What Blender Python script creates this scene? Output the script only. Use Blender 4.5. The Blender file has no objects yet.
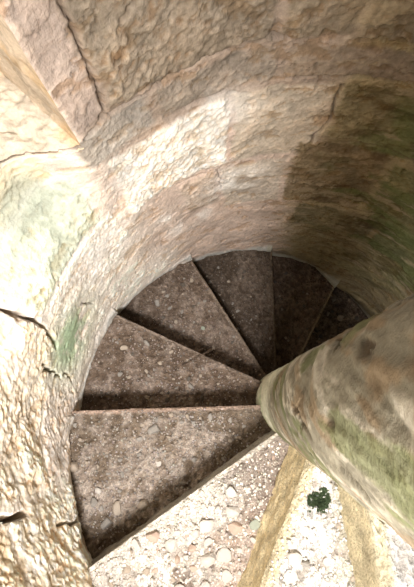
import bpy, math, random
import numpy as np
from mathutils import Matrix, Vector

random.seed(7)
rng = np.random.default_rng(11)
col = bpy.context.scene.collection
S = .7
R0, H, T0, D = 0.1613 * S, 0.3303 * S, math.radians(186.7), .5456

# ------------------------------------------------------------------ camera
Mcam = np.array([[0.9975308331007938, -0.03961622590789267, 0.05798958232347517],
                 [0.05068951679017268, 0.9776435399374743, -0.20406783604013357],
                 [-0.048608743049117116, 0.2065034224010315, 0.9772377022177593]])
Ccam = np.array([-0.2889, 0.0109, 2.219]) * S
Fpx = 483.19
cd = bpy.data.cameras.new('camera')
cam = bpy.data.objects.new('camera', cd)
col.objects.link(cam)
m4 = Matrix.Identity(4)
for i in range(3):
    for j in range(3):
        m4[i][j] = Mcam[i, j]
    m4[i][3] = Ccam[i]
cam.matrix_world = m4
cd.sensor_fit = 'VERTICAL'
cd.sensor_height = 24
cd.lens = Fpx / 587 * 24
cd.clip_start = .01
bpy.context.scene.camera = cam


def on_z(px, py, z):
    """where the surveyed photo point lies on the level z"""
    r = Mcam @ np.array([(px - 207) / Fpx, -(py - 293.5) / Fpx, -1.0])
    return Ccam + r * (z - Ccam[2]) / r[2]


# ------------------------------------------------------------------ helpers
TAB = rng.random((64, 64, 64)).astype(np.float32)


def vnoise(p):
    i = np.floor(p).astype(int)
    f = p - i
    f = f * f * (3 - 2 * f)
    i &= 63
    j = (i + 1) & 63
    x0, y0, z0 = i[..., 0], i[..., 1], i[..., 2]
    x1, y1, z1 = j[..., 0], j[..., 1], j[..., 2]
    fx, fy, fz = f[..., 0], f[..., 1], f[..., 2]
    a = TAB[x0, y0, z0] * (1 - fx) + TAB[x1, y0, z0] * fx
    b = TAB[x0, y1, z0] * (1 - fx) + TAB[x1, y1, z0] * fx
    c = TAB[x0, y0, z1] * (1 - fx) + TAB[x1, y0, z1] * fx
    d = TAB[x0, y1, z1] * (1 - fx) + TAB[x1, y1, z1] * fx
    return (a * (1 - fy) + b * fy) * (1 - fz) + (c * (1 - fy) + d * fy) * fz


def fbm(p, o=4, g=.5):
    """about -1..1"""
    s = 0
    a = 1
    t = 0
    for k in range(o):
        s = s + a * (vnoise(p * (2.03 ** k) + 7.3 * k) * 2 - 1)
        t += a
        a *= g
    return s / t * 1.5


def P3(x, y, z=0.0):
    x, y, z = np.broadcast_arrays(x, y, z)
    return np.stack([x, y, z], -1)


def sstep(a, b, x):
    t = np.clip((x - a) / (b - a), 0, 1)
    return t * t * (3 - 2 * t)


def mix(a, b, t):
    t = np.asarray(t)[..., None]
    return a * (1 - t) + np.asarray(b, float) * t


def mesh_from(name, V, F, mat, C=None, smooth=True):
    me = bpy.data.meshes.new(name)
    V = np.asarray(V, np.float32).reshape(-1, 3)
    F = np.asarray(F, np.int32)
    n = F.shape[1]
    me.vertices.add(len(V))
    me.vertices.foreach_set('co', V.ravel())
    me.loops.add(F.size)
    me.loops.foreach_set('vertex_index', F.ravel())
    me.polygons.add(len(F))
    me.polygons.foreach_set('loop_start', np.arange(0, F.size, n, dtype=np.int32))
    me.polygons.foreach_set('loop_total', np.full(len(F), n, np.int32))
    me.update(calc_edges=True)
    me.validate()
    if C is not None:
        at = me.color_attributes.new('Col', 'FLOAT_COLOR', 'POINT')
        cc = np.ones((len(V), 4), np.float32)
        cc[:, :3] = np.clip(np.asarray(C).reshape(-1, 3), 0, 1)
        at.data.foreach_set('color', cc.ravel())
    if smooth:
        me.polygons.foreach_set('use_smooth', np.ones(len(F), bool))
    me.materials.append(mat)
    o = bpy.data.objects.new(name, me)
    col.objects.link(o)
    return o


def grid_faces(nu, nv, flip=False, keep=None):
    i = np.arange(nu - 1)[:, None]
    j = np.arange(nv - 1)[None, :]
    a = i * nv + j
    q = np.stack([a, a + nv, a + nv + 1, a + 1], -1).reshape(-1, 4)
    if flip:
        q = q[:, ::-1]
    if keep is not None:
        q = q[keep.reshape(-1)]
    return q


def tag(o, label=None, cat=None, group=None, kind=None):
    if label: o['label'] = label
    if cat: o['category'] = cat
    if group: o['group'] = group
    if kind: o['kind'] = kind
    return o


# ------------------------------------------------------------------ materials
def stone_mat(name, attr=True, base=(.5, .45, .4), fine=180, bump=.5, pit=.4, dist=.004, var=.35, rough=.93, spec=.2):
    m = bpy.data.materials.new(name)
    m.use_nodes = True
    N, L = m.node_tree.nodes, m.node_tree.links
    b = N['Principled BSDF']
    b.inputs['Roughness'].default_value = rough
    b.inputs['Specular IOR Level'].default_value = spec
    tc = N.new('ShaderNodeTexCoord')
    n1 = N.new('ShaderNodeTexNoise'); n1.inputs['Scale'].default_value = fine; n1.inputs['Detail'].default_value = 4
    n1.inputs['Roughness'].default_value = .65
    n2 = N.new('ShaderNodeTexNoise'); n2.inputs['Scale'].default_value = fine * .22; n2.inputs['Detail'].default_value = 5
    n2.inputs['Roughness'].default_value = .7
    vo = N.new('ShaderNodeTexVoronoi'); vo.inputs['Scale'].default_value = fine * .6
    for n in (n1, n2, vo):
        L.new(tc.outputs['Object'], n.inputs['Vector'])
    if attr:
        at = N.new('ShaderNodeAttribute'); at.attribute_name = 'Col'
        src = at.outputs['Color']
    else:
        rg = N.new('ShaderNodeRGB'); rg.outputs[0].default_value = (*base, 1)
        src = rg.outputs[0]
    # value variation
    ad = N.new('ShaderNodeMath'); ad.operation = 'ADD'
    L.new(n1.outputs['Fac'], ad.inputs[0]); L.new(n2.outputs['Fac'], ad.inputs[1])
    mr = N.new('ShaderNodeMapRange')
    mr.inputs['From Min'].default_value = .7; mr.inputs['From Max'].default_value = 1.3
    mr.inputs['To Min'].default_value = 1 - var; mr.inputs['To Max'].default_value = 1 + var * .8
    L.new(ad.outputs[0], mr.inputs['Value'])
    vm = N.new('ShaderNodeVectorMath'); vm.operation = 'SCALE'
    L.new(src, vm.inputs[0]); L.new(mr.outputs[0], vm.inputs['Scale'])
    L.new(vm.outputs[0], b.inputs['Base Color'])
    # bump
    mm = N.new('ShaderNodeMath'); mm.operation = 'MULTIPLY_ADD'
    L.new(vo.outputs['Distance'], mm.inputs[0]); mm.inputs[1].default_value = pit
    L.new(n1.outputs['Fac'], mm.inputs[2])
    m2 = N.new('ShaderNodeMath'); m2.operation = 'MULTIPLY_ADD'
    L.new(n2.outputs['Fac'], m2.inputs[0]); m2.inputs[1].default_value = 1.6
    L.new(mm.outputs[0], m2.inputs[2])
    bp = N.new('ShaderNodeBump'); bp.inputs['Strength'].default_value = bump; bp.inputs['Distance'].default_value = dist
    L.new(m2.outputs[0], bp.inputs['Height'])
    L.new(bp.outputs[0], b.inputs['Normal'])
    return m


M_wall = stone_mat('wall_stone', fine=150, bump=.55, dist=.004, var=.22)
M_step = stone_mat('step_dirt', fine=260, bump=.9, pit=-.9, dist=.004, var=.45)
M_newel = stone_mat('newel_stone', fine=150, bump=.5, dist=.003, var=.2)
PEB = [stone_mat('pebble_grey', False, (.30, .27, .235), fine=500, bump=.3, dist=.001, var=.3),
       stone_mat('pebble_tan', False, (.40, .33, .26), fine=500, bump=.3, dist=.001, var=.3),
       stone_mat('pebble_pale', False, (.56, .51, .45), fine=500, bump=.3, dist=.001, var=.25),
       stone_mat('pebble_dark', False, (.13, .11, .09), fine=500, bump=.3, dist=.001, var=.3),
       stone_mat('pebble_pink', False, (.50, .37, .29), fine=500, bump=.3, dist=.001, var=.25),
       stone_mat('pebble_green', False, (.33, .35, .28), fine=500, bump=.3, dist=.001, var=.25)]
GREY, TAN, PALE, DARK, PINK, GREEN = range(6)
M_moss = stone_mat('moss', False, (.075, .105, .05), fine=700, bump=.8, dist=.002, var=.5, rough=1)
M_leaf = stone_mat('leaf', False, (.16, .42, .10), fine=400, bump=.1, dist=.001, var=.2, rough=.6)
M_twig = stone_mat('twig', False, (.10, .07, .05), fine=400, bump=.3, dist=.001, var=.3)

# ------------------------------------------------------------------ plan of the stair
nose_out = {-1: (89, 568), 0: (72, 411), 1: (118, 315), 2: (190, 257), 3: (272, 247)}
nose_in = {-1: (272, 436), 0: (264, 405), 1: (267, 384), 2: (268, 378), 3: (277, 375), 4: (299, 362)}


def nominal(k, r):
    t = T0 - k * D
    return np.array([r * math.cos(t), r * math.sin(t)])


def nose_line(k):
    """inner and outer end of the front edge of step k, from radius .08 to radius .86"""
    if k in nose_out:
        a = on_z(*nose_in[k], -k * H)[:2]; b = on_z(*nose_out[k], -k * H)[:2]
    elif k == 4:
        a = np.array([.127, .19]); b = nominal(4, .7)
        b = on_z(334, 289, -4 * H)[:2]
    elif k == -2:
        a = np.array([-.036, -.124]); b = np.array([-.232, -.675])
    else:
        a = nominal(k, .12); b = nominal(k, .7)
    d = b - a
    L = np.linalg.norm(d); d /= L

    def at_r(r):
        # point on the line at radius r
        bb = a @ d; cc = a @ a - r * r
        disc = max(bb * bb - cc, 0)
        return a + d * (-bb + math.sqrt(disc))
    return at_r(max(.085, abs(a[0] * d[1] - a[1] * d[0]) + .001)), at_r(.83)


def ang(p):
    return math.degrees(math.atan2(p[1], p[0])) % 360


KMIN, KMAX = -3, 7
noses = {k: nose_line(k) for k in range(KMIN - 1, KMAX + 1)}


def nose_angle(k):
    return math.degrees(T0 - k * D)


# ------------------------------------------------------------------ the round wall
def helix_z(th):
    """level of the line through the nosings; visible turn, th in degrees -40..400"""
    return (th - math.degrees(T0)) / math.degrees(D) * H


def tread_z(th):
    k = np.ceil((math.degrees(T0) - th) / math.degrees(D) - 1e-6)
    return -k * H


BLOCKS = [  # th0, th1, z0, z1, colour, tooled roughness, lift
    (131.2, 137.6, .715, 1.6, (.36, .285, .235), .10, .000),
    (101.3, 131.0, .722, 1.12, (.215, .172, .125), .8, .006),  # top course: brown stone, darkened further for weak light up there
    (89.0, 101.0, .722, 1.10, (.225, .178, .125), .6, .004),
    (62.0, 88.6, .715, 1.05, (.23, .18, .12), .9, .004),
    (30.0, 61.5, .715, 1.05, (.30, .27, .18), .7, .002),
    (56.0, 100.0, .605, .708, (.27, .21, .155), .35, .000),
    (100.6, 123.0, .605, .710, (.25, .205, .16), .5, .001),
    (123.5, 139.0, .600, .710, (.29, .255, .215), .4, .000),
    (109.5, 135.5, .285, .590, (.74, .68, .59), .8, .003),
    (89.3, 109.0, .265, .592, (.50, .42, .33), .3, .000),
    (64.0, 88.3, .345, .592, (.25, .20, .11), .45, .001),
    (40.0, 63.4, .300, .592, (.25, .215, .11), .45, .001),
    (112.5, 122.5, .00, .262, (.47, .37, .29), .5, .003),
    (95.0, 112.0, -.08, .245, (.58, .49, .40), .2, .000),
    (72.0, 94.5, -.09, .330, (.24, .18, .105), .4, .000),
    (48.0, 71.5, -.06, .280, (.22, .20, .10), .4, .002),
    (64.0, 90.0, -.33, -.10, (.25, .21, .125), .4, .000),
    (40.0, 63.5, -.35, -.08, (.21, .21, .10), .3, .004),
    (143.0, 163.0, .58, .685, (.80, .68, .48), .6, .000),
    (141.5, 165.0, .40, .575, (.50, .53, .42), .8, .002),
    (138.5, 165.0, .17, .395, (.86, .78, .68), .6, .003),
    (167.0, 200.8, .25, .62, (.86, .73, .57), .9, .004),
    (180.0, 200.0, -.05, .245, (.80, .70, .60), .7, .003),
    (202.0, 236.0, .10, .50, (.86, .76, .60), 1.0, .004),
    (202.0, 236.0, .51, .90, (.84, .70, .52), .9, .003),
    (167.0, 200.8, .63, 1.0, (.84, .72, .58), .8, .003),
]
CRACKS = [  # polylines of (th, z), width m, depth m
    ([(165.2, .62), (166.2, .53), (167.0, .46), (166.4, .40), (168.8, .29), (170.5, .21)], .013, .035),
    ([(201.0, .56), (202.0, .50), (202.4, .42)], .020, .05),
    ([(208.0, .27), (209.0, .22), (210.3, .13)], .010, .03),
    ([(174.8, .30), (176.1, .236), (176.2, .18), (177.2, .13)], .012, .025),
    ([(176.4, .10), (178.0, .02)], .010, .015),
    ([(88.3, .58), (88.8, .50), (88.2, .45), (89.2, .40), (91.5, .30)], .007, .016),
    ([(131.0, 1.2), (130.6, .95), (131.3, .88), (130.8, .80), (131.6, .72)], .007, .012),
    ([(136, .706), (131.6, .718), (124, .713), (117, .718), (112.5, .722), (108, .716)], .008, .014),
    ([(102.5, .735), (101.0, .73), (100.2, .728)], .016, .025),
    ([(110.0, .600), (114.0, .597), (118, .603)], .007, .012),
    ([(88, .712), (83, .716), (78, .712), (70, .712)], .007, .014),
    ([(99, .608), (94.0, .613), (89, .610), (84, .604), (77, .606)], .006, .010),
    ([(122.5, .27), (117, .262), (112.3, .256), (112.0, .12)], .005, .006),
    ([(92, -.10), (84, -.10), (72, -.075), (62, -.07), (50, -.06)], .008, .010),
    ([(88, -.335), (76, -.345), (66, -.36), (52, -.37)], .008, .010),
    ([(137.3, .688), (142, .688), (147.5, .688)], .006, .010),
    ([(91, .262), (86, .325), (77, .34), (66, .315)], .006, .006),
    ([(126.0, .90), (122, .93), (116, .905)], .005, .010),
    ([(158.5, .14), (157.2, .06)], .008, .01),
]
WIN = (137.5, 168.0, .692, 1.62)


def wall_fields(TH, Z):
    """radius and colour of the wall surface at angle TH (degrees), level Z"""
    hh = Z - helix_z(TH)
    R = .706 + np.clip(-hh, 0, .30) * .27
    R = np.where(TH < 80, R - .035 * np.exp(-((TH - 61) / 9) ** 2) * np.exp(-(hh / .12) ** 2), R)
    R = R + .10 * sstep(137, 148, TH) * sstep(.42, .62, Z) * (1 - sstep(168, 185, TH))
    tr = np.radians(TH)
    p = P3(np.cos(tr) * .72, np.sin(tr) * .72, Z)
    n_lo = fbm(p * 4.5, 3)
    n_md = fbm(p * 16 + 3, 4)
    n_hi = fbm(p * 60 + 9, 3)
    # plaster / general colour from left to right
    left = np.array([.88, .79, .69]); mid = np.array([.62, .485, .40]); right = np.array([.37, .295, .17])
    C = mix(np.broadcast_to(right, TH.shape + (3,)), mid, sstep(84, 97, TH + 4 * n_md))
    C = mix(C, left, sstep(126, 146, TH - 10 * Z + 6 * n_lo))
    C = mix(C, (.31, .24, .185), sstep(.5, .62, Z + .03 * n_md) * (1 - sstep(134, 139, TH)) * sstep(84, 97, TH))  # upper wall colour darkened the same way, for weaker light
    disp = .010 * n_lo + .003 * n_md + .0012 * n_hi
    # blocks: wobbly edges, tooled faces
    wob_t = 1.1 * fbm(p * 9 + 31, 3) + .5 * n_hi
    wob_z = .012 * fbm(p * 9 + 57, 3) + .004 * n_hi
    T2, Z2 = TH + wob_t, Z + wob_z
    rotc, rots = math.cos(.6), math.sin(.6)
    arc = tr * .72
    q = P3((arc * rotc + Z * rots) * 95, (-arc * rots + Z * rotc) * 38, 0)
    tool = fbm(q * 1.5, 3)
    q2 = P3((arc * rotc - Z * rots) * 60, (arc * rots + Z * rotc) * 130, 5)
    tool2 = fbm(q2, 2)
    tooled = .40 * tool + .25 * tool2 + .55 * fbm(p * 85 + 13, 3)
    fleck = fbm(P3((arc * rotc - Z * rots) * 130, (arc * rots + Z * rotc) * 70, 9), 3, .6)
    for (a, b, z0, z1, c, rgh, lift) in BLOCKS:
        mt = np.minimum(T2 - a, b - T2) * math.radians(1) * .72
        mz = np.minimum(Z2 - z0, z1 - Z2)
        e = np.minimum(mt, mz)
        w = sstep(0, .016, e)
        if not (w > 0).any():
            continue
        cn = np.array(c)[None, None, :] * (1 + .10 * n_lo + .16 * n_md + .16 * rgh * tooled)[..., None]
        # browner pits in the tooled faces
        cn = mix(cn, np.array(c) * (.84, .63, .46), sstep(.10, .6, -tooled + .4 * n_md) * rgh * .75)
        fk = sstep(.12, .3, fleck) * rgh
        cn = mix(cn, np.minimum(np.array(c) * 1.45 + .03, .9), fk * .55)
        C = C * (1 - w[..., None]) + cn * w[..., None]
        disp = disp + w * (lift + rgh * (.0046 * tooled + .0035 * n_md))
    # general mottling of plaster
    C = C * (1 + .13 * n_md + .12 * n_hi)[..., None]
    # flaking skins of plaster with crisp edges, hairline cracks
    fl1 = fbm(p * 12 + 61, 5, .6)
    s1 = sstep(.12, .15, fl1)
    disp = disp + .0022 * s1
    C = mix(C, C * (1.16, 1.14, 1.12), s1 * .9)
    fl2 = fbm(p * P3(22., 22., 34.)[None, None] + 23, 5, .62)
    s2 = sstep(.28, .31, fl2)
    disp = disp - .0022 * s2
    C = mix(C, C * (.80, .70, .58), s2 * .8)
    rid = np.abs(fbm(p * 7 + 77, 5, .55))
    hair = (1 - sstep(.004, .018, rid)) * sstep(.0, .25, fbm(p * 5 + 33, 2))
    disp = disp - .0035 * hair
    C = mix(C, C * (.45, .38, .32), hair * .7)
    # small dark pits
    pit = sstep(.62, .85, fbm(p * 75 + 90, 2)) * sstep(-.1, .5, n_md)
    disp = disp - .004 * pit
    C = mix(C, C * .55, pit)
    # moss on the damp right side
    g = sstep(.0, .55, fbm(p * P3(5., 5., 9.)[None, None] + 17, 5, .6) + .24) * (1 - sstep(66, 90, TH + 5 * n_md))
    g = g * sstep(-.55, -.2, Z + .2 * n_lo) * (1 - sstep(.45, .68, Z)) + .4 * g
    C = mix(C, (.15, .175, .065), np.clip(g, 0, 1) * .75)
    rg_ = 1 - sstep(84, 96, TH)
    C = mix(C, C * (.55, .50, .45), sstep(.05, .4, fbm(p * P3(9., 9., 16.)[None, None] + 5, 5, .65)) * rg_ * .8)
    C = mix(C, (.46, .37, .24), sstep(.25, .5, fbm(p * P3(6., 6., 26.)[None, None] + 15, 5, .6)) * rg_ * .55)
    # pale green bloom by the second step, grey green under the window
    g = np.exp(-((TH - 167.5) / 8.5) ** 2 - ((Z - .12) / .14) ** 2) * sstep(-.5, .3, n_md + .35)
    C = mix(C, (.42, .55, .35), np.minimum(g * 1.25, .95))
    g = np.exp(-((TH - 149.5) / 7) ** 2 - ((Z - .56) / .10) ** 2) * sstep(-.3, .4, n_md + .1)
    C = mix(C, (.36, .385, .31), np.minimum(g * 1.2, .85))
    # whitewash patches
    for (t, z, a, b) in ((112, .52, 7, .07), (133, .49, 4, .10), (122, -.06, 7, .06), (108, .12, 10, .12), (150, .22, 8, .14), (128, .10, 3, .04)):
        g = np.exp(-((TH - t) / a) ** 2 - ((Z - z) / b) ** 2) * sstep(-.35, .25, n_md)
        C = mix(C, (.86, .82, .76), g * .75)
    # lime fillet where the treads meet the wall
    ht = Z - tread_z(TH)
    fl = (1 - sstep(.055, .095, ht + .022 * n_md)) * sstep(-.45, .1, fbm(p * 11 + 70, 3) + np.where(TH > 95, .6, .34))
    fl = fl * (ht > -.03) * sstep(20, 35, TH) * (1 - sstep(184, 192, TH))
    disp = disp + .010 * fl
    C = mix(C, np.where((TH > 95)[..., None], (.64, .63, .58), (.66, .64, .52)), fl * .92)
    # pale streaks low on the mossy wall
    g = np.exp(-((Z + .43 - .0028 * (TH - 70)) / .022) ** 2) * (1 - sstep(76, 92, TH)) * sstep(-.3, .2, n_md + .1)
    C = mix(C, (.40, .35, .23), g * .6)
    # cracks and open joints
    T3 = TH + .5 * n_md + .5 * n_hi
    Z3 = Z + .006 * n_md + .004 * n_hi
    for pl, wd, dp in CRACKS:
        dm = np.full(TH.shape, 9.)
        for (t0, z0), (t1, z1) in zip(pl[:-1], pl[1:]):
            k = math.radians(1) * .72
            ax, ay, bx, by = t0 * k, z0, t1 * k, z1
            px, py = T3 * k - ax, Z3 - ay
            dx, dy = bx - ax, by - ay
            u = np.clip((px * dx + py * dy) / (dx * dx + dy * dy), 0, 1)
            dm = np.minimum(dm, np.hypot(px - u * dx, py - u * dy))
        wloc = wd * (.55 + .6 * vnoise(p * 30 + 44))
        c = 1 - sstep(wloc * .35, wloc * .75, dm)
        disp = disp - dp * c
        C = mix(C, (.13, .09, .06), c * .75)
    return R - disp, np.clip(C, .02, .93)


zf = np.concatenate([np.arange(-2.2, -.95, .05), np.arange(-.95, 1.12, .0036), np.arange(1.12, 2.05, .03)])
tf = np.concatenate([np.arange(-110, 30, 2.5), np.arange(30, 236, .24), np.arange(236, 250.01, 2)])
TH, ZZ = np.meshgrid(tf, zf, indexing='ij')
RR, CC = wall_fields(TH, ZZ)
RR[-1] = RR[0]; CC[-1] = CC[0]
tr = np.radians(TH)
V = np.stack([RR * np.cos(tr), RR * np.sin(tr), ZZ], -1)
tm = (tf[:-1] + tf[1:])[:, None] / 2
zm = (zf[:-1] + zf[1:])[None, :] / 2
keep = ~((tm > WIN[0]) & (tm < WIN[1]) & (zm > WIN[2]) & (zm < WIN[3]))
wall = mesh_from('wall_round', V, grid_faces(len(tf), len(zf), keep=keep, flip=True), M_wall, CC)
tag(wall, kind='structure')

# outer skin of the tower so that the wall has thickness
to = np.radians(np.arange(-110, 250.1, 5))
ro = 1.28
zo = np.array([-2.2, .66, 1.66, 2.05])
A, B = np.meshgrid(to, zo, indexing='ij')
km = (np.degrees(to[:-1] + to[1:]) / 2)[:, None]
kz = (zo[:-1] + zo[1:])[None, :] / 2
kk = ~((km > 142) & (km < 163) & (kz > .66) & (kz < 1.66))
V = np.stack([ro * np.cos(A), ro * np.sin(A), B], -1)
Vr = np.stack([np.stack([r * np.cos(to), r * np.sin(to), np.full_like(to, 2.05)], -1) for r in (.66, ro)], 1)
F1 = grid_faces(len(to), len(zo), keep=kk)
F2 = grid_faces(len(to), 2) + len(to) * len(zo)
fz = np.stack([np.stack([r * np.cos(to), r * np.sin(to), np.full_like(to, -2.15)], -1) for r in (.01, ro)], 1)
fo_ = mesh_from('floor', fz.reshape(-1, 3), grid_faces(len(to), 2), M_wall, np.tile((.2, .16, .12), (len(to) * 2, 1)))
tag(fo_, kind='structure')
o = mesh_from('wall_outside', np.concatenate([V.reshape(-1, 3), Vr.reshape(-1, 3)]), np.concatenate([F1, F2]), M_wall,
              np.tile((.5, .44, .36), (len(to) * (len(zo) + 2), 1)))
tag(o, kind='structure')

# ------------------------------------------------------------------ window embrasure (sill, jambs, head) on the upper left
def emb_surface(P, kind_c, amp, nrm):
    p = P
    n = fbm(p * 9, 3); m = fbm(p * 40 + 4, 3); h = fbm(p * 90 + 9, 2)
    fade = np.minimum(1, np.arange(p.shape[0]) / 12.)[:, None]
    Q = p + np.asarray(nrm)[None, None, :] * (amp * fade * (n * .010 + m * .006 + h * .002 - .006 * (1 - sstep(.01, .04, np.abs(fbm(p * 5 + 71, 4))))))[..., None]
    c = np.array(kind_c)[None, None, :] * (1 + .16 * n + .12 * m)[..., None]
    c = mix(c, (.58, .39, .20), sstep(.05, .45, fbm(p * 8 + 50, 4, .6)) * .65)
    c = mix(c, c * .62, sstep(.2, .3, fbm(p * 30 + 5, 4, .6)) * .6)
    return Q, c


parts_V, parts_F, parts_C = [], [], []
off = 0


def add_patch(P, c, amp, nrm, flip=False):
    global off
    Q, cc = emb_surface(P, c, amp, nrm)
    nu, nv = P.shape[:2]
    parts_V.append(Q.reshape(-1, 3)); parts_C.append(cc.reshape(-1, 3))
    parts_F.append(grid_faces(nu, nv, flip) + off)
    off += nu * nv


a0, a1 = WIN[0] - .15, WIN[1]
t_ = np.linspace(0, 1, 150)
Sg, Tg = np.meshgrid(np.linspace(0, 1, 170), t_, indexing='ij')
rw, _ = wall_fields(a0 + (a1 - a0) * Tg, np.full_like(Tg, WIN[2] - .004))
rw = rw[0][None, :] - .003
Rg = rw + (1.285 - rw) * Sg
sp = Sg
A_ = np.radians(a0 + (a1 - a0) * Tg + sp * (1 - 2 * Tg) * 1.5)
sill = np.stack([Rg * np.cos(A_), Rg * np.sin(A_), WIN[2] - .004 + .05 * sp], -1)
# crack across the sill
add_patch(sill, (.62, .53, .41), 1.2, (0, 0, 1), flip=False)
zz = np.linspace(WIN[2] - .03, WIN[3] + .03, 150)
for s in (0, 1):
    Rj, Zj = np.meshgrid(np.linspace(.70 if s == 0 else .69, 1.285, 120), zz, indexing='ij')
    spj = (Rj - .66) / .62
    aj = np.radians((a0 if s == 0 else a1) + (1.5 if s == 0 else -1.5) * spj)
    rj, _ = wall_fields(np.degrees(aj[:1]) * 0 + (WIN[0] - .05 if s == 0 else WIN[1] + .05), Zj[:1])
    fr = np.linspace(0, 1, 120)[:, None]
    Rj = (rj + .002) * (1 - fr) + 1.285 * fr
    n_ = (-math.sin(math.radians(a0)), math.cos(math.radians(a0)), 0)
    n_ = n_ if s == 0 else (math.sin(math.radians(a1)), -math.cos(math.radians(a1)), 0)
    add_patch(np.stack([Rj * np.cos(aj), Rj * np.sin(aj), Zj], -1), (.56, .45, .33), .8, n_, flip=(s == 0))
hd = sill.copy(); hd[..., 2] = WIN[3]
add_patch(hd, (.6, .5, .4), .6, (0, 0, -1), flip=True)
o = mesh_from('window_1', np.concatenate(parts_V), np.concatenate(parts_F), M_wall, np.concatenate(parts_C))
tag(o, kind='structure')

# ------------------------------------------------------------------ newel
nz_, nt_ = 900, 260
z = np.concatenate([np.linspace(-2.2, -.3, 60), np.linspace(-.29, 1.5, nz_), np.linspace(1.52, 2.6, 30)])
t = np.linspace(0, 2 * math.pi, nt_)
Zn, Tn = np.meshgrid(z, t, indexing='ij')
p = P3(np.cos(Tn) * R0, np.sin(Tn) * R0, Zn)
pg = p * np.array([1, 1, .28])
ta = Tn - 3.6 * Zn + .5 * fbm(P3(Zn * 3, 0, 0), 2)
tw = P3(np.cos(ta) * R0, np.sin(ta) * R0, Zn * .22)
g1 = fbm(tw * 34, 4, .6); g2 = fbm(tw * 95 + 5, 3); g3 = fbm(p * 7, 3); g4 = fbm(pg * 95 + 8, 2)
gash = sstep(.24, .42, fbm(tw * 58 + 20, 4, .6)) * sstep(-.25, .3, fbm(p * 12 + 3, 2))
Rn = R0 + .0025 * g3 + .0020 * g1 + .0018 * g2 + .0008 * g4 - .0040 * gash
Cn = np.broadcast_to(np.array([.28, .25, .18]), Zn.shape + (3,))
Cn = mix(Cn, (.52, .47, .37), sstep(.05, .3, g1))
Cn = mix(Cn, (.30, .21, .12), sstep(.1, .35, fbm(tw * 30 + 40, 4, .6)) * .75)
Cn = mix(Cn, (.17, .185, .075), sstep(.05, .3, fbm(tw * 27 + 80, 4, .6) + .15 * np.sin(Tn * 2)) * .8)
Cn = mix(Cn, (.10, .07, .04), gash * .95)
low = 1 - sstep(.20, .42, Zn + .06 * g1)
Cn = mix(Cn, (.72, .71, .56), low * .85)  # foot painted pale as if directly lit, shaft above darkened as shaded
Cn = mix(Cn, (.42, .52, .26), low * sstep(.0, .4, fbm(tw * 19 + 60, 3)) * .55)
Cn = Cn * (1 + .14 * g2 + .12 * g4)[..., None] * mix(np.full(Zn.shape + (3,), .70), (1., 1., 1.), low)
Vn = np.stack([Rn * np.cos(Tn), Rn * np.sin(Tn), Zn], -1)
Vn[:, -1] = Vn[:, 0]
nfc = grid_faces(len(z), nt_, flip=True)
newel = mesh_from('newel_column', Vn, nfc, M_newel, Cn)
tag(newel, 'weathered round stone newel column with olive streaks that the winding steps turn around', 'column')

# ------------------------------------------------------------------ steps
STEP = {}
STEP_LOOK = {
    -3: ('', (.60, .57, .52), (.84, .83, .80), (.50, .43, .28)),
    # label, dirt colour, dust colour, nosing colour; lit steps painted paler, shaded steps darker
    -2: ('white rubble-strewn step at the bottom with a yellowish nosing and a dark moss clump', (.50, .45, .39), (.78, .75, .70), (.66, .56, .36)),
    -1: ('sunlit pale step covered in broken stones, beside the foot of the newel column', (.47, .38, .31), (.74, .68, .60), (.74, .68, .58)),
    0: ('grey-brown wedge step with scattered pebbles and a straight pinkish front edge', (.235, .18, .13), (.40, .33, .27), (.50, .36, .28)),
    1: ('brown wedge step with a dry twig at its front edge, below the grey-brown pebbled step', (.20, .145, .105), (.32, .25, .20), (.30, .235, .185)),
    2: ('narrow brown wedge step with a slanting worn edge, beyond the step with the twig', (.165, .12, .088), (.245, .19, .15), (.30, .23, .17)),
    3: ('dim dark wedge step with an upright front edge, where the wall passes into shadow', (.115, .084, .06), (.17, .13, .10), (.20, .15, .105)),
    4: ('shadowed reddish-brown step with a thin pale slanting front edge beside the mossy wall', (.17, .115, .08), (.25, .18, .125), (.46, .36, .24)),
    5: ('darkest deepest step strewn with small stones, half hidden behind the newel column', (.17, .125, .09), (.29, .22, .155), (.22, .17, .11)),
}


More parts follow.
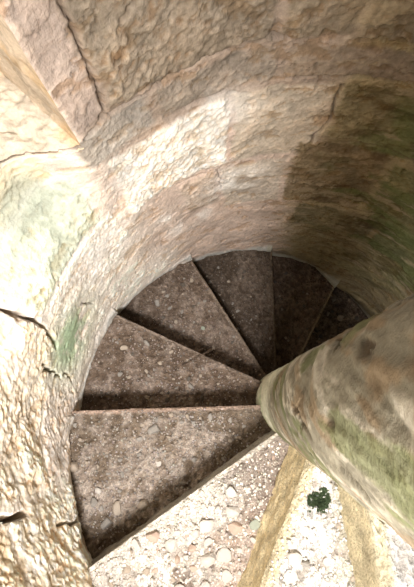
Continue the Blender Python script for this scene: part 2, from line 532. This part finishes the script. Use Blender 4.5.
def step_surface(k, nu, nv):
    (fi, fo), (bi, bo) = noses[k], noses[k - 1]
    v = np.linspace(0, 1, nv)[None, :]
    # u runs from front (0) to under the next riser (1.06)
    u = np.linspace(0, 1.03, nu)[:, None] ** 1.0
    F = fi + (fo - fi) * v[..., None]
    Bk = bi + (bo - bi) * v[..., None]
    lenv = np.linalg.norm(Bk[0] - F[0], axis=-1)[None]
    u = u / 1.03 * (1 + .022 / np.maximum(lenv, .02))
    X = F[0][None] * (1 - u[..., None]) + Bk[0][None] * u[..., None]
    # follow circles: keep the radius of the front line
    rF = np.linalg.norm(F[0], axis=-1)[None]
    X = X / np.linalg.norm(X, axis=-1, keepdims=True) * rF[..., None]
    zt = -k * H
    x, y = X[..., 0], X[..., 1]
    p = P3(x, y, zt)
    seg = np.linalg.norm(bo - fo)
    d_front = u * np.linalg.norm(Bk[0] - F[0], axis=-1)[None]          # distance from the nosing
    n_lo = fbm(p * 7, 3); n_md = fbm(p * 34 + 2, 4); n_hi = fbm(p * 120 + 8, 3)
    rubble = 1.0 if k <= -1 else .55
    dz = .006 * n_lo + .0035 * n_md * (1 + rubble) + .0016 * n_hi * (1 + rubble)
    cl = fbm(P3(x * 42, y * 42, k * 5.), 4, .6)
    clod = sstep(.05, .2, cl) * sstep(-.3, .3, n_lo + .3 * n_md)
    cl2 = sstep(.1, .22, fbm(P3(x * 85, y * 85, k * 3. + 2), 3, .6))
    dz = dz + .0045 * clod * (1 + .5 * rubble) + .0022 * cl2 * (1 + rubble)
    # nosing worn round and ragged
    er = .010 + .006 * fbm(P3(x * 14, y * 14, 3), 2)
    if k == -2: er = er + .014
    dz = dz - er * np.exp(-np.maximum(d_front, 0) / .007) * .8
    # hollow worn in the middle of the tread, dirt heaped against riser and wall
    r = rF + 0 * u
    dz = dz - .010 * np.exp(-((r - .42) / .16) ** 2) * (1 - u)
    dz = dz + (.016 if k < 3 else .002) * sstep(.68, .76, r) * sstep(.02, .08, d_front) + .010 * sstep(.8, 1.0, u) * sstep(.05, .12, d_front)
    Zs = zt + dz
    lab, dirt_shade, dust_shade, nose = STEP_LOOK.get(k, ('', (.3, .25, .2), (.4, .35, .3), (.35, .3, .24)))
    C = np.broadcast_to(np.array(dirt_shade), x.shape + (3,))
    C = mix(C, dust_shade, sstep(-.25, .55, n_md + .4 * n_lo + .35 * np.exp(-((r - .45) / .17) ** 2) - .1))
    spk = sstep(.35, .6, fbm(p * 190 + 30, 2)) * sstep(-.3, .4, n_md + n_lo)
    C = mix(C, np.array(dust_shade) * 1.5, spk * .6)
    C = C * (1 + .15 * n_lo + .28 * n_hi)[..., None]
    C = mix(C, C * (.62, .58, .55), (1 - clod) * (1 - cl2) * .75)  # hollows between clods: dirt with crevice shade painted in
    if k == -1:   # reddish earth along the foot of the step above
        C = mix(C, (.50, .37, .29), sstep(.55, 1.0, u + .25 * n_lo + .1 * n_md) * .75)
        C = mix(C, (.72, .66, .58), (1 - sstep(.05, .12, d_front + .02 * n_md)) * .7)
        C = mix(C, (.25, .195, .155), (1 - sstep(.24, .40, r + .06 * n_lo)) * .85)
    if k == -2:
        C = mix(C, (.42, .38, .33), sstep(.15, .6, fbm(p * 22 + 12, 3)) * .6)
        C = mix(C, (.40, .36, .25), sstep(.72, 1.0, u + .15 * n_md) * .7)
    wn = {-2: .020, -3: .02, 4: .010, 0: .010}.get(k, .009)
    nz = 1 - sstep(wn * .7, wn * 1.5, d_front + .004 * n_md)
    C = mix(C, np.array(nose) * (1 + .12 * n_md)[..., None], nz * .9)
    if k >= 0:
        C = mix(C, np.array(dirt_shade) * .75, (1 - sstep(.12, .22, r)) * .5)
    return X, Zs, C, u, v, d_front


STEP_PTS = {}
for k in range(KMIN, KMAX):
    vis = -2 <= k <= 5
    hires = k >= -3 and k <= 5
    nu, nv = (190, 230) if hires else (40, 50)
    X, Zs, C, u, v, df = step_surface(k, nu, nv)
    top = np.concatenate([X, Zs[..., None]], -1)
    STEP_PTS[k] = (top, df)
    # riser: rows going down below the nosing, slightly set back, rough
    nr = 40 if vis else 8
    fi, fo = noses[k]
    d = (fo - fi) / np.linalg.norm(fo - fi)
    nrm = np.array([d[1], -d[0]])             # towards the lower side
    back = X[min(8, nu - 1)] - X[0]
    sgn = -1 if (back.mean(0) @ nrm) > 0 else 1
    rows, crow = [], []
    slope = .025 if k == -2 else (.015 if k == -3 else 0)
    for i in range(nr, 0, -1):
        dd = i / nr * (H + .03)
        pr = P3(X[0][:, 0] * 20, X[0][:, 1] * 20, dd * 20)
        wob = .004 * fbm(pr, 3) + .002 * fbm(pr * 4, 2)
        q = np.empty((nv, 3))
        setb = -.004 * min(1, dd / .02) - .006 * min(1, dd / .15) + slope * min(1, dd / .2)
        q[:, :2] = X[0] + sgn * nrm[None] * (setb + wob)[:, None]
        q[:, 2] = Zs[0] - dd
        rows.append(q)
        lab, dirt_shade, dust_shade, nose = STEP_LOOK.get(k, ('', (.3, .25, .2), (.4, .35, .3), (.35, .3, .24)))
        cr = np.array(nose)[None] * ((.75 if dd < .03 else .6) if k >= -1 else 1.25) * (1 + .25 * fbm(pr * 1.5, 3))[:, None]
        crow.append(cr)
    # bottom face closes back
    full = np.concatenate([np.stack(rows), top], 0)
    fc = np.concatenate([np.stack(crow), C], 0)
    n1, n2 = full.shape[:2]
    F = grid_faces(n1, n2)
    # back and underside: two more rows, plus end caps are inside newel and wall
    e1 = top[-1].copy(); e1[:, 2] = -k * H - H - .03
    VV = np.concatenate([full.reshape(-1, 3), e1])
    C2 = np.concatenate([fc.reshape(-1, 3), np.tile(np.array([.2, .16, .12]), (n2, 1))])
    base = n1 * n2
    j = np.arange(n2 - 1)
    lastrow = (n1 - 1) * n2
    Fb = np.stack([lastrow + j, base + j, base + j + 1, lastrow + j + 1], -1)
    Fu = np.stack([base + j, j, j + 1, base + j + 1], -1)
    FF = np.concatenate([F, Fb, Fu])
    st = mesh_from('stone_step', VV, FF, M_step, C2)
    if st.data.polygons[len(F) // 2 + 10].normal.z < 0:
        st.data.flip_normals()
    if vis:
        tag(st, STEP_LOOK[k][0], 'step', 'winding stone steps')
    else:
        if k == 6: lb = 'hidden wedge step next below the darkest one behind the newel column'
        elif k == 7: lb = 'lowest wedge step of the turn, hidden behind the newel column'
        else: lb = {-3: 'olive-brown step against the right side of the newel column foot, above the white rubble step',
                    -4: 'plain wedge step one above the olive-brown one', -5: 'plain wedge step two above the olive-brown one',
                    -6: 'topmost plain wedge step of the flight'}[k]
        tag(st, lb, 'step', 'winding stone steps')


def surf_at(k, x, y):
    top, df = STEP_PTS[k]
    d2 = (top[..., 0] - x) ** 2 + (top[..., 1] - y) ** 2
    i = np.unravel_index(np.argmin(d2), d2.shape)
    return top[i][2], d2[i], df[i]


# ------------------------------------------------------------------ stones
import bmesh


def rock_mesh(name, seed, mat, sub=2, flat=.62, facet=True):
    bm = bmesh.new()
    bmesh.ops.create_icosphere(bm, subdivisions=sub, radius=1)
    r_ = random.Random(seed)
    planes = []
    for _ in range(8):
        v = Vector((r_.gauss(0, 1), r_.gauss(0, 1), r_.gauss(0, 1))).normalized()
        planes.append((v, r_.uniform(.38, .82)))
    sx, sy = r_.uniform(.85, 1.25), r_.uniform(.7, 1.0)
    for v in bm.verts:
        c = v.co.copy()
        for n, dd in planes:
            e = c.dot(n) - dd
            if e > 0:
                c -= n * e * .92
        c *= 1 + r_.uniform(-.03, .03)
        v.co = Vector((c.x * sx, c.y * sy, c.z * flat))
    me = bpy.data.meshes.new(name)
    bm.to_mesh(me); bm.free()
    me.materials.append(mat)
    me.polygons.foreach_set('use_smooth', [False] * len(me.polygons))
    return me


ROCK = {}
for mi in range(6):
    for s in range(5):
        ROCK[(mi, s)] = rock_mesh('stone', 100 * mi + s, PEB[mi])
KIND = {}


def stone(name, k, x, y, size, mi, label, group=None, sink=.12, flat=1.0, cat='stone'):
    """size = radius in metres"""
    z, d2, df = surf_at(k, x, y)
    o = bpy.data.objects.new(name, ROCK[(mi, random.randrange(5))])
    col.objects.link(o)
    o.location = (x, y, z + size * (.62 * flat) * (1 - 2 * sink) * .8)
    o.rotation_euler = (random.uniform(-.25, .25), random.uniform(-.25, .25), random.uniform(0, 6.28))
    o.scale = (size, size, size * flat)
    tag(o, label, cat, group)
    return o


# stones one can point to: photo survey x, y, diameter in photo units, colour, label
NAMED = [
    (-1, 233, 510, 17, PALE, 'large pale angular stone lying on the sunlit rubble step'),
    (-1, 232, 491, 11, PALE, 'pale rounded stone just behind the large angular one on the sunlit step'),
    (-1, 235, 528, 14, PINK, 'pinkish flat stone in front of the large pale angular one'),
    (-1, 256, 523, 12, GREEN, 'grey-green oval stone beside the yellowish nosing'),
    (-1, 261, 504, 6, PALE, 'small white pebble just above the grey-green oval stone'),
    (-1, 207, 523, 15, PALE, 'flat pale slab stone to the left of the pinkish stone'),
    (-1, 208, 543, 10, PALE, 'small pale stone below the flat pale slab stone'),
    (-1, 208, 558, 18, PALE, 'broad cream rubble stone low on the sunlit step'),
    (-1, 224, 555, 15, PALE, 'cream rubble stone immediately right of the broad cream one'),
    (-1, 172, 545, 14, PALE, 'blocky white rubble stone at the left of the sunlit step'),
    (-2, 291, 578, 14, PALE, 'long white shard beside the yellowish nosing of the rubble step'),
    (-2, 294, 556, 15, PALE, 'flat pale stone above the long white shard'),
    (-2, 304, 562, 11, GREY, 'grey-brown stone beside the flat pale one on the white rubble step'),
    (-2, 359, 513, 8, PALE, 'round white pebble close under the newel column'),
    (-2, 381, 570, 7, DARK, 'small dark pebble between the green sprouts'),
    (0, 154, 430, 13, GREY, 'round grey stone half buried near the middle of the grey-brown step'),
    (0, 158, 463, 7, PALE, 'tiny white chip in the middle of the grey-brown step'),
    (0, 99, 490, 9, PALE, 'white pebble with a companion stone on the left of the grey-brown step'),
    (0, 95, 501, 10, GREY, 'grey stone touching the white pebble on the grey-brown step'),
    (0, 75, 466, 12, TAN, 'tan stone against the left wall on the grey-brown step'),
    (0, 119, 507, 14, TAN, 'flat brown slab stone low on the grey-brown step'),
    (0, 145, 503, 11, TAN, 'brown stone right of the flat brown slab stone'),
    (0, 107, 523, 12, GREY, 'grey stone near the dark lower corner of the grey-brown step'),
    (0, 183, 482, 8, GREY, 'lone grey pebble by the riser at the right of the grey-brown step'),
    (1, 147, 343, 9, GREY, 'round grey stone on the step with the twig'),
    (1, 124, 348, 9, TAN, 'tan stone at the outer end of the step with the twig'),
    (1, 202, 398, 8, DARK, 'dark pebble in the shade at the back of the step with the twig'),
    (2, 183, 285, 7, DARK, 'dark pebble near the slanting worn edge'),
    (2, 158, 303, 8, GREY, 'grey pebble at the outer end of the narrow brown step'),
    (2, 203, 328, 6, GREEN, 'blue-grey pebble in the middle of the narrow brown step'),
    (5, 341, 318, 9, TAN, 'tan stone on the darkest deepest step'),
]
used = []
Pm = on_z(319, 503, 2 * H)
used.append((Pm[0], Pm[1], -2, .030))
for (k, px, py, dpx, mi, lab) in NAMED:
    P = on_z(px, py, -k * H)
    s = dpx / 2 * (Ccam[2] + k * H) / Fpx * 1.0
    stone('pebble' if dpx < 9 else 'loose_stone', k, P[0], P[1], s, mi, lab, sink=.12, flat=1.0)
    used.append((P[0], P[1], k, s))

SCAT = {  # step: count, radius range, palette, label, group
    -2: (46, .004, .011, [PALE, PALE, PALE, GREY, TAN], 'pale rubble pebble among the litter of the white rubble step', 'pebbles on the white rubble step'),
    -1: (78, .004, .013, [PALE, PALE, PINK, PALE, TAN], 'pale rubble piece lying among others on the sunlit step', 'rubble on the sunlit step'),
    0: (62, .0035, .0085, [GREY, TAN, GREY, GREY, GREY, TAN], 'small pebble strewn on the grey-brown step', 'pebbles on the grey-brown step'),
    1: (44, .004, .009, [GREY, TAN, GREY, DARK], 'small pebble strewn on the step with the twig', 'pebbles on the step with the twig'),
    2: (34, .004, .009, [GREY, TAN, GREY, DARK], 'small pebble strewn on the narrow brown step', 'pebbles on the narrow brown step'),
    3: (24, .004, .009, [DARK, TAN, GREY], 'small pebble lying on the dim dark step', 'pebbles on the dim dark step'),
    4: (20, .005, .011, [DARK, TAN, DARK], 'small stone on the shadowed reddish-brown step', 'pebbles on the reddish-brown step'),
    5: (26, .005, .014, [DARK, TAN, DARK], 'small stone on the darkest deepest step', 'pebbles on the darkest step'),
}


def rand_on(k, rr_, rmin=.16, rmax=.70, front=.02, umax=.93):
    top, df = STEP_PTS[k]
    nu, nv = df.shape
    while True:
        i = rr_.randrange(2, int((nu - 2) * umax / 1.03)); j = rr_.randrange(2, nv - 2)
        q = top[i, j]
        r = math.hypot(q[0], q[1])
        if rmin < r < rmax and df[i, j] > front and rr_.random() < r / rmax:
            return q


rr_ = random.Random(5)
for k, (n, s0, s1, pal, lab, grp) in SCAT.items():
    c = 0
    tries = 0
    centres = [rand_on(k, rr_, .25, .62) for _ in range(4)]
    while c < n and tries < 4000:
        tries += 1
        q = rand_on(k, rr_)
        if rr_.random() > .35 + .9 * max(math.exp(-((q[0] - a[0]) ** 2 + (q[1] - a[1]) ** 2) / .012) for a in centres):
            continue
        s = (s0 + (s1 - s0) * rr_.random() ** 2.0) * 1.35
        if any(kk == k and math.hypot(q[0] - x, q[1] - y) < (s + ss) * 1.05 for x, y, kk, ss in used):
            continue
        used.append((q[0], q[1], k, s))
        stone('pebble', k, q[0], q[1], s, rr_.choice(pal), lab, grp, sink=.12, flat=rr_.uniform(.8, 1.25))
        c += 1

# fine grit: nobody could count it
for k in range(-2, 6):
    n = {-2: 2600, -1: 3200, 0: 2600, 1: 1800, 2: 1400, 3: 900, 4: 700, 5: 800}[k]
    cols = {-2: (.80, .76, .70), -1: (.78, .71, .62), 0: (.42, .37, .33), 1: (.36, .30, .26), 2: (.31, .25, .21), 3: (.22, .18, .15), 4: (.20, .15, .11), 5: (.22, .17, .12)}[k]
    base = np.array([(1, 0, 0), (-1, 0, 0), (0, 1, 0), (0, -1, 0), (0, 0, 1), (0, 0, -1)], float) * (1, .8, .6)
    bf = np.array([(0, 2, 4), (2, 1, 4), (1, 3, 4), (3, 0, 4), (2, 0, 5), (1, 2, 5), (3, 1, 5), (0, 3, 5)])
    Vs, Fs, Cs = [], [], []
    top, df = STEP_PTS[k]
    g = np.random.default_rng(40 + k)
    cen = [rand_on(k, rr_, .22, .66) for _ in range(5)]
    c = 0
    while c < n:
        q = rand_on(k, rr_, .13, .73, .006, 1.0)
        wgt = .4 + .9 * max(math.exp(-((q[0] - a[0]) ** 2 + (q[1] - a[1]) ** 2) / .015) for a in cen)
        if rr_.random() > wgt: continue
        s = .0010 + .0042 * rr_.random() ** 2.5
        if k < 0: s *= 1.25
        a = rr_.random() * 6.28
        ca, sa = math.cos(a), math.sin(a)
        b = base * s * g.uniform(.75, 1.25, (6, 1))
        b = np.stack([b[:, 0] * ca - b[:, 1] * sa, b[:, 0] * sa + b[:, 1] * ca, b[:, 2]], -1)
        Vs.append(b + np.array([q[0], q[1], q[2] + s * .25])); Fs.append(bf + 6 * c)
        cc = np.array(cols) * g.uniform(.55, 1.35) * g.uniform(.95, 1.05, 3)
        Cs.append(np.tile(cc, (6, 1)))
        c += 1
    o = mesh_from('gravel', np.concatenate(Vs), np.concatenate(Fs), M_newel, np.concatenate(Cs), smooth=False)
    lb = {-2: 'white grit scattered over the rubble step with the moss clump', -1: 'pale grit and stone chips over the sunlit step',
          0: 'fine grey grit over the grey-brown step', 1: 'fine brown grit over the step with the twig', 2: 'fine brown grit over the narrow brown step',
          3: 'sparse grit over the dim dark step', 4: 'dark grit over the shadowed reddish-brown step', 5: 'dark grit over the darkest deepest step'}[k]
    tag(o, lb, 'gravel', kind='stuff')


# ------------------------------------------------------------------ moss clump and sprouts
def tuft(name, k, px, py, w, n, mat, label, cat, leaf=(.006, .002), rise=.5, seed=1, elong=1.0, az=0.0):
    P = on_z(px, py, -k * H)
    z, _, _ = surf_at(k, P[0], P[1])
    r2 = random.Random(seed)
    Vs, Fs = [], []
    # cushion
    nu, nv = 14, 28
    for i in range(nu):
        f = i / (nu - 1) * math.pi / 2
        for j in range(nv):
            a = j / nv * 2 * math.pi
            rad = w * math.cos(f) * (1 + .16 * math.sin(3 * a + 1) + .1 * math.sin(5 * a))
            x, y = rad * math.cos(a) * elong, rad * math.sin(a)
            Vs.append((x * math.cos(az) - y * math.sin(az), x * math.sin(az) + y * math.cos(az), w * rise * math.sin(f) - .003))
    for i in range(nu - 1):
        for j in range(nv):
            Fs.append((i * nv + j, i * nv + (j + 1) % nv, (i + 1) * nv + (j + 1) % nv, (i + 1) * nv + j))
    for _ in range(n):
        a = r2.random() * 6.28; f = math.asin(r2.random() ** .7)
        rad = w * math.cos(f) * (1 + .16 * math.sin(3 * a + 1) + .1 * math.sin(5 * a))
        x, y = rad * math.cos(a) * elong, rad * math.sin(a)
        b = Vector((x * math.cos(az) - y * math.sin(az), x * math.sin(az) + y * math.cos(az), w * rise * math.sin(f) - .002))
        nn = Vector((b.x, b.y, b.z + w * .5)).normalized()
        nn = (nn + Vector((r2.gauss(0, .35), r2.gauss(0, .35), r2.gauss(0, .2)))).normalized()
        sd = nn.cross(Vector((r2.gauss(0, 1), r2.gauss(0, 1), 1))).normalized()
        l = leaf[0] * r2.uniform(.6, 1.3); ww = leaf[1]
        i0 = len(Vs)
        for q in (b - nn * .001, b + nn * l * .5 + sd * ww, b + nn * l, b + nn * l * .5 - sd * ww):
            Vs.append(tuple(q))
        Fs.append((i0, i0 + 1, i0 + 2, i0 + 3))
    o = mesh_from(name, np.array(Vs), np.array(Fs), mat, smooth=False)
    o.location = (P[0], P[1], z)
    return tag(o, label, cat)


tuft('moss_clump', -2, 319, 502, .021, 2200, M_moss, 'dark green moss clump on the white rubble step near the newel column', 'moss', leaf=(.005, .0011), rise=.45, elong=1.3, az=.9)


def sprout(px, py, k, label, seed, s=1.0):
    P = on_z(px, py, -k * H)
    z, _, _ = surf_at(k, P[0], P[1])
    r2 = random.Random(seed)
    Vs, Fs = [], []
    for i in range(5):
        a = i * 1.26 + r2.uniform(-.3, .3)
        l = .010 * s * r2.uniform(.7, 1.2); w = .0032 * s
        d = Vector((math.cos(a), math.sin(a), 0)); sd = Vector((-d.y, d.x, 0))
        pts = []
        for f, ww, hh in ((0, .2, .002), (.3, .8, .006), (.65, 1.0, .0085), (1, .1, .007)):
            pts.append((d * l * f - sd * w * ww, d * l * f + sd * w * ww, hh * s))
        i0 = len(Vs)
        for q0, q1, hh in pts:
            Vs.append((q0.x, q0.y, hh)); Vs.append((q1.x, q1.y, hh))
        for t_ in range(3):
            Fs.append((i0 + 2 * t_, i0 + 2 * t_ + 2, i0 + 2 * t_ + 3, i0 + 2 * t_ + 1))
    o = mesh_from('weed_sprout', np.array(Vs), np.array(Fs), M_leaf)
    # stem
    st = []
    for j in range(2):
        for i in range(6):
            st.append((.0007 * math.cos(i * 1.047), .0007 * math.sin(i * 1.047), j * .005 - .002))
    sf = [(i, (i + 1) % 6, 6 + (i + 1) % 6, 6 + i) for i in range(6)]
    q = mesh_from('stem', np.array(st), np.array(sf), M_leaf)
    q.parent = o
    o.location = (P[0], P[1], z)
    tag(o, label, 'sprout')


sprout(362, 563, -2, 'bright green sprout in the white grit, the left one of the two', 3, .9)
sprout(390, 564, -2, 'bright green sprout beside the small dark pebble, the one nearer the newel column', 4, 1.0)


# ------------------------------------------------------------------ twigs
def tube(pts, rads, ns=6):
    Vs, Fs = [], []
    for i, (p_, r) in enumerate(zip(pts, rads)):
        a = pts[max(i - 1, 0)]; b = pts[min(i + 1, len(pts) - 1)]
        d = (Vector(b) - Vector(a)).normalized()
        s = d.cross(Vector((0, 0, 1))).normalized(); t2 = s.cross(d)
        for j in range(ns):
            an = j / ns * 6.283
            Vs.append(tuple(Vector(p_) + s * r * math.cos(an) + t2 * r * math.sin(an)))
    for i in range(len(pts) - 1):
        for j in range(ns):
            Fs.append((i * ns + j, i * ns + (j + 1) % ns, (i + 1) * ns + (j + 1) % ns, (i + 1) * ns + j))
    return Vs, Fs


def twig(branches, label):
    main = None
    for bi_, (pp, r) in enumerate(branches):
        pts = [tuple(on_z(x, y, z)) for x, y, z in pp]
        # resample smooth
        out = []
        for a, b in zip(pts[:-1], pts[1:]):
            for f in (0, .33, .66):
                out.append(tuple(Vector(a).lerp(Vector(b), f) + Vector((random.gauss(0, .0007), random.gauss(0, .0007), 0))))
        out.append(pts[-1])
        rads = [r * (1 - .55 * i / (len(out) - 1)) for i in range(len(out))]
        Vs, Fs = tube(out, rads)
        o = mesh_from('dry_twig' if main is None else 'side_shoot', np.array(Vs), np.array(Fs), M_twig)
        if main is None:
            main = o
        else:
            o.parent = main
    tag(main, label, 'twig')


zB = -H + .008
twig([([(182, 366, zB), (196, 358, zB + .003), (212, 350, zB + .008), (234, 339, zB + .012)], .0016),
      ([(196, 358, zB + .003), (206, 352, zB + .012), (214, 346, zB + .016)], .0010),
      ([(190, 361, zB), (200, 362, zB + .004), (209, 366, zB + .004)], .0009)],
     'dry forked twig poking over the front edge of the brown step near its middle')
twig([([(180, 350, zB), (192, 354, zB + .006), (203, 358, zB + .006), (213, 359, zB + .004)], .0011),
      ([(192, 354, zB + .006), (199, 350, zB + .012), (206, 347, zB + .014)], .0008)],
     'thin dry twig crossing the longer forked twig on the brown step')

# ------------------------------------------------------------------ light
w = bpy.data.worlds.new('world')
bpy.context.scene.world = w
w.use_nodes = True
w.node_tree.nodes['Background'].inputs[0].default_value = (.80, .90, 1.0, 1)
w.node_tree.nodes['Background'].inputs[1].default_value = .40


def area(name, loc, target, size, energy, color, size_y=None):
    l = bpy.data.lights.new(name, 'AREA')
    l.shape = 'RECTANGLE'; l.size = size; l.size_y = size_y or size
    l.energy = energy; l.color = color
    o = bpy.data.objects.new(name, l)
    col.objects.link(o)
    o.location = loc
    o.rotation_euler = (Vector(target) - Vector(loc)).to_track_quat('-Z', 'Y').to_euler()
    return o


l = area('added_shaft_light', (-.17, -.56, 1.90), (-.62, .12, .0), .30, 24.5, (1.0, .98, .97), .28)  # added lamp inside the shaft, brightens the left wall and near treads
l.data.spread = math.radians(105)
area('window_light', (-1.25, .72, 1.45), (-.75, .35, .75), .45, 2.2, (1.0, .97, .92), .45)

sc = bpy.context.scene
sc.view_settings.view_transform = 'Standard'
sc.view_settings.look = 'None'
sc.view_settings.exposure = 0.0
sc.cycles.max_bounces = 8
sc.cycles.diffuse_bounces = 5
